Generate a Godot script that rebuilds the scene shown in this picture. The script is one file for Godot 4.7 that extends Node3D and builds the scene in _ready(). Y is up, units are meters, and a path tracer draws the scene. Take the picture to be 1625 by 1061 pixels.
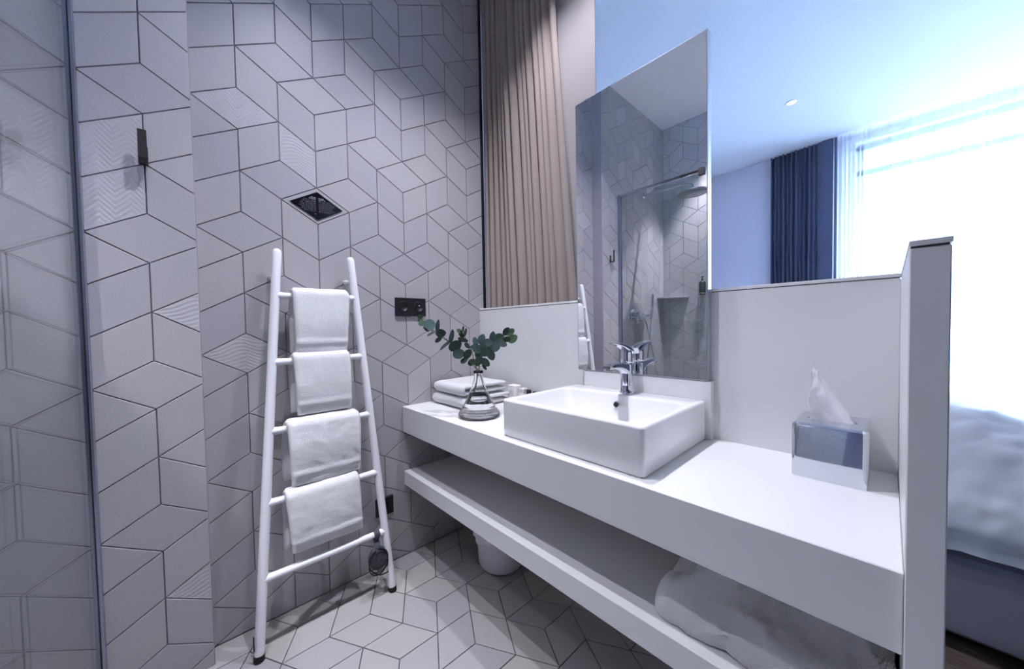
extends Node3D
# Hotel bathroom corner with a heated towel ladder and a washstand, open over a half-height wall to a bedroom.
# y up, metres. The tiled wall behind the ladder is z = 0, the washstand runs along +z at its right end, the bedroom window is at x = 5.

const S := 0.15                  # edge of a rhombus tile
const H3 := 0.8660254
const XM := 1.085                # face of the mirror
const XH := 1.117                # face of the half wall
const CEIL := 3.05
var M := {}
var shared := {}
var rng := RandomNumberGenerator.new()

func _ready() -> void:
	rng.seed = 7
	# ---------- camera (a lens shifted a little off centre)
	var cam := Camera3D.new()
	cam.name = "camera"
	cam.position = Vector3(-0.1667, 1.1237, 1.6100)
	cam.rotation = Vector3(-0.0290, -0.7340, -0.0190)
	cam.near = 0.05
	cam.far = 200.0
	cam.projection = Camera3D.PROJECTION_FRUSTUM
	cam.keep_aspect = Camera3D.KEEP_HEIGHT
	cam.size = cam.near * 1061.0 / 555.04
	cam.frustum_offset = Vector2(16.66, 5.46) / 555.04 * cam.near
	add_child(cam)
	cam.current = true
	# ---------- sky and exposure
	var sky_mat := ProceduralSkyMaterial.new()
	sky_mat.sky_top_color = Color(0.70, 0.83, 1.0)
	sky_mat.sky_horizon_color = Color(0.73, 0.85, 1.0)
	sky_mat.ground_horizon_color = Color(0.62, 0.78, 0.92)
	sky_mat.ground_bottom_color = Color(0.5, 0.62, 0.75)
	sky_mat.sun_angle_max = 0.0
	var sky := Sky.new()
	sky.sky_material = sky_mat
	var env := Environment.new()
	env.background_mode = Environment.BG_SKY
	env.sky = sky
	env.background_energy_multiplier = 235.0
	env.tonemap_mode = Environment.TONE_MAPPER_LINEAR
	env.tonemap_exposure = 1.0
	env.sdfgi_enabled = true
	env.ssao_enabled = true
	env.ssil_enabled = true
	var we := WorldEnvironment.new()
	we.name = "environment"
	we.environment = env
	add_child(we)
	# ---------- lamps of the two rooms: [x, z, energy, colour, label]
	var cool := Color(0.94, 0.94, 1.0)
	var lamps := [            # x, z, energy, half angle of the beam, softness of its rim, colour, label
		[0.88, 0.70, 3.0, 48.0, 1.0, cool, "recessed ceiling spotlight above the washbasin"],
		[0.27, 0.66, 3.2, 50.0, 1.0, cool, "recessed ceiling spotlight above the towel ladder"],
		[-0.14, 0.72, 3.2, 30.0, 1.0, cool, "recessed ceiling spotlight beside the shower glass"],
		[-1.00, 0.66, 8.0, 34.0, 0.6, cool, "recessed ceiling spotlight over the shower"],
		[3.846, 1.021, 0.3, 45.0, 1.0, Color(1.0, 0.95, 0.9), "small lit round ceiling spotlight in the bedroom ceiling near the window"]]
	materials()
	for a in lamps:
		downlight(a[0], a[1], a[2], a[3], a[4], a[5], a[6])
	room()
	bedroom()
	washstand()
	basin()
	faucet()
	mirror()
	ladder()
	towels()
	cord_reel()
	wall_fittings()
	shower()
	divider_curtain()
	vase_and_branches()
	counter_things()
	shelf_and_bin()

# =====================================================================  tagging
func thing(called: String, label: String, category: String, at := Vector3.ZERO, group := "") -> Node3D:
	var o := Node3D.new()
	o.name = called
	add_child(o, true)
	o.position = at
	tag(o, label, category, group)
	return o

func tag(o: Node3D, label: String, category: String, group := "") -> void:
	o.set_meta("label", label)
	o.set_meta("category", category)
	if group != "":
		o.set_meta("group", group)

func put(called: String, mesh: Mesh, mat: Material, parent: Node = null) -> MeshInstance3D:
	var o := MeshInstance3D.new()
	o.name = called
	o.mesh = mesh
	o.material_override = mat
	(parent if parent else self).add_child(o, true)
	return o

func struct(called: String, mesh: Mesh, mat: Material, label := "") -> MeshInstance3D:
	var o := put(called, mesh, mat)
	o.set_meta("kind", "structure")
	if label != "":
		o.set_meta("label", label)
	return o

# =====================================================================  shapes
func begin() -> SurfaceTool:
	var st := SurfaceTool.new()
	st.begin(Mesh.PRIMITIVE_TRIANGLES)
	return st

func done(st: SurfaceTool) -> ArrayMesh:
	st.generate_normals()
	return st.commit()

func tri(st: SurfaceTool, a: Vector3, b: Vector3, c: Vector3) -> void:
	st.add_vertex(a); st.add_vertex(c); st.add_vertex(b)     # a, b, c anticlockwise from outside

func quad(st: SurfaceTool, a: Vector3, b: Vector3, c: Vector3, d: Vector3) -> void:
	tri(st, a, b, c); tri(st, a, c, d)

# box from lo to hi with chamfered edges
func box_in(st: SurfaceTool, lo: Vector3, hi: Vector3, ch := 0.002) -> void:
	st.set_smooth_group(-1)
	var c := (lo + hi) / 2.0
	var e := (hi - lo) / 2.0
	ch = minf(ch, minf(e.x, minf(e.y, e.z)) * 0.9)
	var p := func(s: Vector3, axis: int) -> Vector3:
		var q := e - Vector3(ch, ch, ch)
		q[axis] = e[axis]
		return c + Vector3(q.x * s.x, q.y * s.y, q.z * s.z)
	for ax in 3:
		for sg in [-1.0, 1.0]:
			var u := (ax + 1) % 3
			var v := (ax + 2) % 3
			var cs := []
			for k in [[-1, -1], [1, -1], [1, 1], [-1, 1]]:
				var s := Vector3.ZERO
				s[ax] = sg; s[u] = k[0]; s[v] = k[1]
				cs.append(p.call(s, ax))
			if sg > 0: quad(st, cs[0], cs[1], cs[2], cs[3])
			else: quad(st, cs[3], cs[2], cs[1], cs[0])
	# edges
	for ax in 3:
		var u := (ax + 1) % 3
		var v := (ax + 2) % 3
		for su in [-1.0, 1.0]:
			for sv in [-1.0, 1.0]:
				var s0 := Vector3.ZERO
				var s1 := Vector3.ZERO
				s0[ax] = -1; s1[ax] = 1
				s0[u] = su; s1[u] = su; s0[v] = sv; s1[v] = sv
				var a: Vector3 = p.call(s0, u)
				var b: Vector3 = p.call(s1, u)
				var d: Vector3 = p.call(s1, v)
				var f: Vector3 = p.call(s0, v)
				if su * sv > 0: quad(st, a, f, d, b)
				else: quad(st, a, b, d, f)
	for sx in [-1.0, 1.0]:
		for sy in [-1.0, 1.0]:
			for sz in [-1.0, 1.0]:
				var s := Vector3(sx, sy, sz)
				var a: Vector3 = p.call(s, 0)
				var b: Vector3 = p.call(s, 1)
				var d: Vector3 = p.call(s, 2)
				if sx * sy * sz > 0: tri(st, a, b, d)
				else: tri(st, a, d, b)

func box(lo: Vector3, hi: Vector3, ch := 0.002) -> ArrayMesh:
	var st := begin()
	box_in(st, lo, hi, ch)
	return done(st)

# stitched rings of equal length; each ring anticlockwise seen from where the last ring lies
func loft_in(st: SurfaceTool, rings: Array, caps := true, groups: Array = []) -> void:
	var n: int = rings[0].size()
	for i in rings.size() - 1:
		st.set_smooth_group(groups[i] if i < groups.size() else 1)
		for j in n:
			var k := (j + 1) % n
			quad(st, rings[i][j], rings[i][k], rings[i + 1][k], rings[i + 1][j])
	if caps:
		st.set_smooth_group(-1)
		for e in [0, rings.size() - 1]:
			var c := Vector3.ZERO
			for q in rings[e]: c += q
			c /= n
			for j in n:
				var k := (j + 1) % n
				if e == 0: tri(st, c, rings[e][k], rings[e][j])
				else: tri(st, c, rings[e][j], rings[e][k])

func loft(rings: Array, caps := true, groups: Array = []) -> ArrayMesh:
	var st := begin()
	loft_in(st, rings, caps, groups)
	return done(st)

# turned about the y axis: profile of (radius, height) from the bottom up along the outside
func lathe_in(st: SurfaceTool, profile: Array, seg := 32, at := Vector3.ZERO, basis := Basis(), caps := true) -> void:
	var rings := []
	for q in profile:
		var r := []
		for j in seg:
			var a := -TAU * j / seg
			r.append(at + basis * Vector3(q[0] * cos(a), q[1], q[0] * sin(a)))
		rings.append(r)
	loft_in(st, rings, caps)

func lathe(profile: Array, seg := 32, at := Vector3.ZERO, basis := Basis()) -> ArrayMesh:
	var st := begin()
	lathe_in(st, profile, seg, at, basis)
	return done(st)

# a round bar along points, with a radius for each
func tube_in(st: SurfaceTool, pts: Array, radii: Array, sides := 12, caps := true) -> void:
	var rings := []
	var up := Vector3.ZERO
	for i in pts.size():
		var d: Vector3 = (pts[mini(i + 1, pts.size() - 1)] - pts[maxi(i - 1, 0)]).normalized()
		if up == Vector3.ZERO:
			up = Vector3.UP if absf(d.y) < 0.9 else Vector3.RIGHT
		var side := d.cross(up).normalized()
		up = side.cross(d).normalized()
		var r := []
		var rad: float = radii[i] if i < radii.size() else radii[-1]
		for j in sides:
			var a := TAU * j / sides
			r.append(pts[i] + (side * cos(a) - up * sin(a)) * -rad)
		rings.append(r)
	var flip := []
	for r in rings:
		var q: Array = r.duplicate()
		q.reverse()
		flip.append(q)
	loft_in(st, flip, caps)

func tube(pts: Array, radii: Array, sides := 12) -> ArrayMesh:
	var st := begin()
	tube_in(st, pts, radii, sides)
	return done(st)

func smooth_path(pts: Array, n := 6) -> Array:
	var c := Curve3D.new()
	for i in pts.size():
		var t: Vector3 = (pts[mini(i + 1, pts.size() - 1)] - pts[maxi(i - 1, 0)]) / 6.0
		c.add_point(pts[i], -t, t)
	var out := []
	for i in pts.size() - 1:
		for k in n:
			out.append(c.sample(i, float(k) / n))
	out.append(pts[-1])
	return out

# flat polygon (anticlockwise in x, y) raised from z0 to z1 with a bevel; uv is the plane's own
func prism(poly: PackedVector2Array, z0: float, z1: float, bevel: float) -> ArrayMesh:
	if Geometry2D.is_polygon_clockwise(poly):
		poly.reverse()
	var ins := Geometry2D.offset_polygon(poly, -bevel, Geometry2D.JOIN_MITER)
	var st := begin()
	st.set_smooth_group(-1)
	var top := poly
	if ins.size() == 1 and ins[0].size() == poly.size():
		top = ins[0]
		if Geometry2D.is_polygon_clockwise(top): top.reverse()
		var best := 0                             # line the inner outline up with the outer one
		for i in top.size():
			if top[i].distance_to(poly[0]) < top[best].distance_to(poly[0]): best = i
		var t2 := PackedVector2Array()
		for i in top.size(): t2.append(top[(i + best) % top.size()])
		top = t2
	var n := poly.size()
	var v := func(p: Vector2, z: float) -> void:
		st.set_uv(p)
		st.add_vertex(Vector3(p.x, p.y, z))
	for i in n:
		var k := (i + 1) % n
		var zb := z1 - bevel
		for q in [[poly[i], z0], [poly[k], zb], [poly[k], z0], [poly[i], z0], [poly[i], zb], [poly[k], zb],
			[poly[i], zb], [top[k], z1], [poly[k], zb], [poly[i], zb], [top[i], z1], [top[k], z1]]:
			v.call(q[0], q[1])
	for i in range(1, n - 1):
		v.call(top[0], z1); v.call(top[i + 1], z1); v.call(top[i], z1)
	st.generate_normals()
	st.generate_tangents()
	return st.commit()

func rounded(cx: float, cy: float, w: float, d: float, r: float, seg := 5) -> Array:     # 2D, anticlockwise
	var out := []
	for q in [[1, 1, 0.0], [-1, 1, 90.0], [-1, -1, 180.0], [1, -1, 270.0]]:
		for i in seg + 1:
			var a := deg_to_rad(q[2] + 90.0 * i / seg)
			out.append(Vector2(cx + q[0] * (w / 2 - r) + r * cos(a), cy + q[1] * (d / 2 - r) + r * sin(a)))
	return out

func ring_xz(cx: float, cz: float, w: float, d: float, r: float, y: float, seg := 5) -> Array:  # anticlockwise from above
	var out := []
	for q in rounded(cx, -cz, w, d, r, seg): out.append(Vector3(q.x, y, -q.y))
	return out

# a thick soft sheet: path of (z, y) seen from the side, swept along x; edges rounded, ends closed
func ribbon(path: Array, xs: Callable, t: float, noise: FastNoiseLite, amp: float, nx := 16) -> ArrayMesh:
	var rings := []
	var n := path.size()
	for i in n:
		var p: Vector2 = path[i]
		var d: Vector2 = (path[mini(i + 1, n - 1)] - path[maxi(i - 1, 0)]).normalized()
		var nor := Vector2(-d.y, d.x)
		var f := float(i) / (n - 1)
		var x: Vector2 = xs.call(f)
		var e := minf(i, n - 1 - i)
		var tt := t * (0.5 if e == 0 else 0.86 if e == 1 else 0.97 if e == 2 else 1.0)
		var ring := []
		var outline := []
		for j in nx + 1: outline.append(Vector2(float(j) / nx, 1.0))
		outline.append(Vector2(1.0, 0.0))
		for j in nx + 1: outline.append(Vector2(1.0 - float(j) / nx, -1.0))
		outline.append(Vector2(0.0, 0.0))
		for o in outline:
			var edge: float = minf(o.x, 1.0 - o.x) * nx
			var th: float = o.y * tt * 0.5 * (0.55 if edge < 0.5 else 0.93 if edge < 1.5 else 1.0)
			var out_x := 0.0
			if o.y == 0.0: out_x = (t * 0.28) * (1.0 if o.x > 0.5 else -1.0)
			var px: float = lerpf(x.x, x.y, o.x) + out_x
			var w := noise.get_noise_3d(px * 100.0, p.y * 100.0, p.x * 100.0)
			var w2 := noise.get_noise_3d(px * 100.0 + 500.0, p.y * 60.0, p.x * 60.0)
			var q := p + nor * (th + w * amp)
			ring.append(Vector3(px + w2 * amp * 0.6, q.y, q.x))
		rings.append(ring)
	return loft(rings)

func surface(nu: int, nv: int, f: Callable) -> ArrayMesh:          # anticlockwise in u, v from outside
	var st := begin()
	st.set_smooth_group(1)
	for i in nu:
		for j in nv:
			quad(st, f.call(float(i) / nu, float(j) / nv), f.call(float(i + 1) / nu, float(j) / nv), f.call(float(i + 1) / nu, float(j + 1) / nv), f.call(float(i) / nu, float(j + 1) / nv))
	return done(st)

# a sheet with thickness t along its own normals
func thick_sheet(nu: int, nv: int, f: Callable, t: float) -> ArrayMesh:
	var P := []
	var N := []
	for i in nu + 1:
		for j in nv + 1: P.append(f.call(float(i) / nu, float(j) / nv))
	var at := func(i: int, j: int) -> Vector3: return P[clampi(i, 0, nu) * (nv + 1) + clampi(j, 0, nv)]
	for i in nu + 1:
		for j in nv + 1:
			N.append((at.call(i + 1, j) - at.call(i - 1, j)).cross(at.call(i, j + 1) - at.call(i, j - 1)).normalized())
	var st := begin()
	var g := func(i: int, j: int, s: float) -> Vector3: return P[i * (nv + 1) + j] + N[i * (nv + 1) + j] * s * t * 0.5
	for i in nu:
		for j in nv:
			st.set_smooth_group(1)
			quad(st, g.call(i, j, 1), g.call(i + 1, j, 1), g.call(i + 1, j + 1, 1), g.call(i, j + 1, 1))
			st.set_smooth_group(2)
			quad(st, g.call(i, j, -1), g.call(i, j + 1, -1), g.call(i + 1, j + 1, -1), g.call(i + 1, j, -1))
	st.set_smooth_group(-1)
	for i in nu:
		quad(st, g.call(i, 0, -1), g.call(i + 1, 0, -1), g.call(i + 1, 0, 1), g.call(i, 0, 1))
		quad(st, g.call(i + 1, nv, -1), g.call(i, nv, -1), g.call(i, nv, 1), g.call(i + 1, nv, 1))
	for j in nv:
		quad(st, g.call(0, j + 1, -1), g.call(0, j, -1), g.call(0, j, 1), g.call(0, j + 1, 1))
		quad(st, g.call(nu, j, -1), g.call(nu, j + 1, -1), g.call(nu, j + 1, 1), g.call(nu, j, 1))
	return done(st)

# =====================================================================  materials
func mat(c: Color, rough := 0.5, metal := 0.0) -> StandardMaterial3D:
	var m := StandardMaterial3D.new()
	m.albedo_color = c
	m.roughness = rough
	m.metallic = metal
	return m

func noise_tex(freq: float, seed_: int, lo: Color, hi: Color, size := 512, kind := FastNoiseLite.TYPE_SIMPLEX_SMOOTH, oct := 3) -> NoiseTexture2D:
	var n := FastNoiseLite.new()
	n.noise_type = kind
	n.frequency = freq
	n.seed = seed_
	n.fractal_octaves = oct
	var t := NoiseTexture2D.new()
	t.width = size
	t.height = size
	t.seamless = true
	t.noise = n
	var g := Gradient.new()
	g.set_color(0, lo)
	g.set_color(1, hi)
	t.color_ramp = g
	return t

func ridge_map(kind: int) -> ImageTexture:            # relief of the patterned tiles, as a height picture of one tile
	var im := Image.create(256, 256, false, Image.FORMAT_RGB8)
	for y in 256:
		for x in 256:
			var u := x / 256.0
			var v := y / 256.0
			var h := 0.0
			if kind == 0:                              # zigzag ridges
				var z := absf(fposmod(u * 4.0, 1.0) - 0.5) * 2.0
				h = 0.5 + 0.5 * sin(TAU * (v * 16.0 + z * 2.2))
			else:                                      # fine curved waves
				h = 0.5 + 0.5 * sin(TAU * (v * 20.0 + 1.6 * sin(u * 5.0) + 0.4 * sin(u * 11.0 + v * 6.0)))
			im.set_pixel(x, y, Color(h, h, h))
	return ImageTexture.create_from_image(im)

func materials() -> void:
	var speckle := noise_tex(0.12, 3, Color(0.90, 0.89, 0.885), Color(1, 1, 1), 512, FastNoiseLite.TYPE_SIMPLEX_SMOOTH, 4)
	var tones := [Color(0.715, 0.705, 0.715), Color(0.705, 0.695, 0.71), Color(0.725, 0.715, 0.72)]
	for k in 3:
		var m := mat(tones[k], 0.42)
		m.albedo_texture = speckle
		m.uv1_triplanar = true
		m.uv1_world_triplanar = true
		m.uv1_scale = Vector3(4, 4, 4)
		M["tile%d" % k] = m
	for k in 2:
		var m := mat(tones[0], 0.42)
		m.heightmap_enabled = true
		m.heightmap_texture = ridge_map(k)
		m.heightmap_scale = 0.045
		m.uv1_scale = Vector3(1.0 / 0.26, 1.0 / 0.26, 1)
		M["ridged%d" % k] = m
	var ftones := [Color(0.685, 0.68, 0.66), Color(0.665, 0.66, 0.648), Color(0.648, 0.645, 0.652)]
	for k in 3:
		var m := mat(ftones[k], 0.5)
		m.albedo_texture = speckle
		m.uv1_triplanar = true
		m.uv1_world_triplanar = true
		m.uv1_scale = Vector3(5, 5, 5)
		M["floor%d" % k] = m
	M.grout = mat(Color(0.52, 0.50, 0.56), 0.9)
	M.floor_grout = mat(Color(0.30, 0.29, 0.31), 0.9)
	M.plaster = mat(Color(0.93, 0.93, 0.94), 0.9)
	M.mauve = mat(Color(0.62, 0.60, 0.64), 0.7)
	M.bed_wall = mat(Color(0.89, 0.87, 0.91), 0.9)
	M.solid = mat(Color(0.89, 0.89, 0.89), 0.32)
	M.dark_wall = mat(Color(0.32, 0.31, 0.33), 0.8)
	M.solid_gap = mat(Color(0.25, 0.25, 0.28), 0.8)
	M.ceramic = mat(Color(0.93, 0.93, 0.93), 0.12)
	M.chrome = mat(Color(0.86, 0.87, 0.9), 0.05, 1.0)
	M.brushed = mat(Color(0.55, 0.54, 0.55), 0.35, 1.0)
	M.dark_metal = mat(Color(0.30, 0.29, 0.30), 0.4, 0.8)
	M.alu = mat(Color(0.78, 0.80, 0.84), 0.3, 0.9)
	M.mirror = mat(Color(0.965, 0.97, 0.975), 0.0, 1.0)
	M.white_paint = mat(Color(0.92, 0.92, 0.93), 0.35)
	M.black = mat(Color(0.04, 0.035, 0.06), 0.5)
	M.rubber = mat(Color(0.05, 0.05, 0.06), 0.7)
	M.reel = mat(Color(0.25, 0.26, 0.31), 0.45)
	M.hole = mat(Color(0.05, 0.05, 0.06), 0.6)
	var terry := mat(Color(0.975, 0.975, 0.975), 0.95)
	terry.heightmap_enabled = true
	terry.heightmap_texture = noise_tex(0.09, 21, Color.BLACK, Color.WHITE, 512, FastNoiseLite.TYPE_SIMPLEX, 3)
	terry.heightmap_scale = 0.40
	terry.uv1_triplanar = true
	terry.uv1_scale = Vector3(7, 7, 7)
	terry.rim_enabled = true
	terry.rim = 0.3
	M.terry = terry
	var linen := mat(Color(0.90, 0.90, 0.91), 0.95)
	linen.rim_enabled = true
	linen.rim = 0.2
	M.linen = linen
	var weave := noise_tex(0.25, 9, Color(0.86, 0.86, 0.86), Color.WHITE, 256)
	var cur := mat(Color(0.665, 0.61, 0.585), 0.95)
	cur.albedo_texture = weave
	cur.uv1_triplanar = true
	cur.uv1_scale = Vector3(6, 6, 6)
	cur.backlight_enabled = true
	cur.backlight = Color(0.25, 0.25, 0.27)
	M.curtain = cur
	var lining := mat(Color(0.70, 0.67, 0.665), 0.95)
	lining.albedo_texture = weave
	lining.uv1_triplanar = true
	lining.uv1_scale = Vector3(6, 6, 6)
	lining.backlight_enabled = true
	lining.backlight = Color(0.5, 0.5, 0.5)
	M.lining = lining
	var navy := mat(Color(0.36, 0.38, 0.47), 0.95)
	navy.albedo_texture = weave
	navy.uv1_triplanar = true
	navy.uv1_scale = Vector3(6, 6, 6)
	M.navy = navy
	var sheer := mat(Color(0.95, 0.96, 0.97, 0.40), 0.9)
	sheer.transparency = BaseMaterial3D.TRANSPARENCY_ALPHA
	sheer.backlight_enabled = true
	sheer.backlight = Color(0.14, 0.14, 0.14)
	M.sheer = sheer
	var pane := mat(Color(0.24, 0.32, 0.35, 0.16), 0.0)
	pane.transparency = BaseMaterial3D.TRANSPARENCY_ALPHA
	M.shower_glass = pane
	var clear := mat(Color(0.8, 0.9, 0.9, 0.04), 0.0)
	clear.transparency = BaseMaterial3D.TRANSPARENCY_ALPHA
	M.clear = clear
	var gl := mat(Color(1, 1, 1, 0.0), 0.0)
	gl.refraction_enabled = true
	gl.refraction_scale = 0.05
	M.glass = gl
	var water := mat(Color(1, 1, 1, 0.0), 0.0)
	water.refraction_enabled = true
	water.refraction_scale = 0.033
	M.water = water
	var leafs := [Color(0.20, 0.29, 0.27), Color(0.13, 0.22, 0.19), Color(0.25, 0.37, 0.24), Color(0.29, 0.40, 0.39)]
	for k in 4:
		var m := mat(leafs[k], 0.55)
		m.backlight_enabled = true
		m.backlight = Color(0.12, 0.16, 0.08)
		M["leaf%d" % k] = m
	M.stem = mat(Color(0.30, 0.30, 0.17), 0.7)
	var wood := mat(Color(0.52, 0.43, 0.37), 0.6)
	wood.albedo_texture = noise_tex(0.02, 33, Color(0.7, 0.7, 0.7), Color.WHITE, 512)
	wood.uv1_triplanar = true
	wood.uv1_world_triplanar = true
	wood.uv1_scale = Vector3(6, 6, 0.6)
	M.wood = wood
	M.paper = mat(Color(0.93, 0.93, 0.93), 0.9)
	M.tissue = mat(Color(0.95, 0.95, 0.96), 0.95)
	M.tissue.backlight_enabled = true
	M.tissue.backlight = Color(0.5, 0.5, 0.5)
	M.bin = mat(Color(0.86, 0.86, 0.88), 0.4)
	M.amber = mat(Color(0.62, 0.58, 0.54), 0.3)
	M.facade = mat(Color(0.27, 0.30, 0.31), 0.9)
	M.facade_glass = mat(Color(0.42, 0.50, 0.56), 0.1)
	M.asphalt = mat(Color(0.23, 0.23, 0.24), 0.9)

# =====================================================================  lamps
func downlight(x: float, z: float, energy: float, angle: float, rim: float, color: Color, label: String) -> void:
	var d := thing("ceiling_spotlight", label, "ceiling light", Vector3(x, CEIL, z))
	var ring := begin()
	lathe_in(ring, [[0.034, 0.0], [0.034, -0.004], [0.040, -0.006], [0.046, -0.005], [0.047, 0.0]], 32, Vector3.ZERO, Basis(), false)
	put("trim_ring", done(ring), M.white_paint, d)
	var lens := mat(color, 0.4)
	lens.emission_enabled = true
	lens.emission = color
	lens.emission_energy_multiplier = 2.0
	put("lamp_lens", lathe([[0.0, -0.0015], [0.034, -0.0015], [0.034, -0.0005], [0.0, -0.0005]], 24), lens, d)
	var l := SpotLight3D.new()
	l.name = "lamp_beam"
	l.light_color = color
	l.light_energy = energy
	l.light_size = 0.014
	l.spot_range = 12.0
	l.spot_attenuation = 2.0
	l.spot_angle = angle
	l.spot_angle_attenuation = rim
	l.shadow_enabled = true
	l.position = Vector3(0, -0.02, 0)
	l.rotation.x = -PI / 2
	d.add_child(l, true)

# =====================================================================  rhombus tiling
func cube_centre(k: int) -> float:                     # where the lying rhombi sit on the k-th line of the tiling, modulo 3
	var m := posmod(k, 3)
	return fposmod([1.5, 0.0, 2.5][m] + 1.5 * posmod(floori(k / 3.0), 2), 3.0)

# covers the rectangle lo..hi of the parent's own xy plane with tiles, each a part of its own; o is the origin of the tiling
func tile_field(parent: Node3D, lo: Vector2, hi: Vector2, o: Vector2, shift: float, k0: int, mats: Array, fancy: Callable, cut: Array = []) -> int:
	var count := 0
	var gap := 0.0016
	var rect := PackedVector2Array([lo + Vector2(gap, gap), Vector2(hi.x - gap, lo.y + gap), hi - Vector2(gap, gap), Vector2(lo.x + gap, hi.y - gap)])
	var ka := floori((lo.x - o.x) / (S * H3)) - 1
	var kb := ceili((hi.x - o.x) / (S * H3)) + 1
	var va := floori((lo.y - o.y) / S) - 3
	var vb := ceili((hi.y - o.y) / S) + 3
	for k in range(ka, kb + 1):
		var c := cube_centre(k + k0) + shift
		var c2 := cube_centre(k + 1 + k0) + shift
		var delta := fposmod(c2 - c, 3.0)
		var base := c + 3.0 * floorf((va - c) / 3.0)
		while base < vb:
			for q in 3:
				# q 0: the lying rhombus centred on line k; q 1, 2: the two standing ones above it, to line k + 1
				var poly: Array
				if q == 0:
					poly = [Vector2(k - 1, base), Vector2(k, base - 0.5), Vector2(k + 1, base), Vector2(k, base + 0.5)]
				else:
					var a := base + q - 0.5
					var s := -0.5 if a - base + 0.5 <= delta - 0.5 + 0.001 else 0.5
					poly = [Vector2(k, a), Vector2(k + 1, a + s), Vector2(k + 1, a + s + 1.0), Vector2(k, a + 1.0)]
				var centre := Vector2.ZERO
				var pts := PackedVector2Array()
				for p in poly:
					var w := o + Vector2(p.x * S * H3, p.y * S)
					pts.append(w)
					centre += w / 4.0
				if one_tile(parent, pts, centre, rect, gap, q, mats, fancy.call(k, base, q), cut): count += 1
			base += 3.0
	return count

func one_tile(parent: Node3D, pts: PackedVector2Array, centre: Vector2, rect: PackedVector2Array, gap: float, q: int, mats: Array, fancy: int, cut: Array) -> bool:
	var shr := Geometry2D.offset_polygon(pts, -gap, Geometry2D.JOIN_MITER)[0]
	var inside := true
	for p in shr:
		if p.x < rect[0].x or p.x > rect[2].x or p.y < rect[0].y or p.y > rect[2].y: inside = false
	var m: Material = M["ridged%d" % (fancy - 1)] if fancy > 0 else mats[rng.randi() % mats.size()]
	var mesh: ArrayMesh
	if inside and cut.is_empty():
		var up := (pts[2] - pts[1]).normalized()
		var side := (pts[1] - pts[0]).normalized()
		var key := "tile %d %.2f %.2f" % [q, side.y, up.y]
		if not shared.has(key):
			var loc := PackedVector2Array()
			for p in shr: loc.append(p - centre)
			shared[key] = prism(loc, 0.0, 0.0045, 0.0009)
		mesh = shared[key]
	else:
		var parts := Geometry2D.intersect_polygons(shr, rect)
		if parts.is_empty(): return false
		var loc := PackedVector2Array()
		for p in parts[0]: loc.append(p - centre)
		var area := 0.0
		for i in loc.size(): area += loc[i].cross(loc[(i + 1) % loc.size()]) / 2.0
		if absf(area) < 0.00012: return false
		mesh = prism(loc, 0.0, 0.0045, 0.0009)
	var t := put("tile", mesh, m, parent)
	t.position = Vector3(centre.x, centre.y, -0.0035 + rng.randf_range(-0.0003, 0.0003))
	return true

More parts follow.
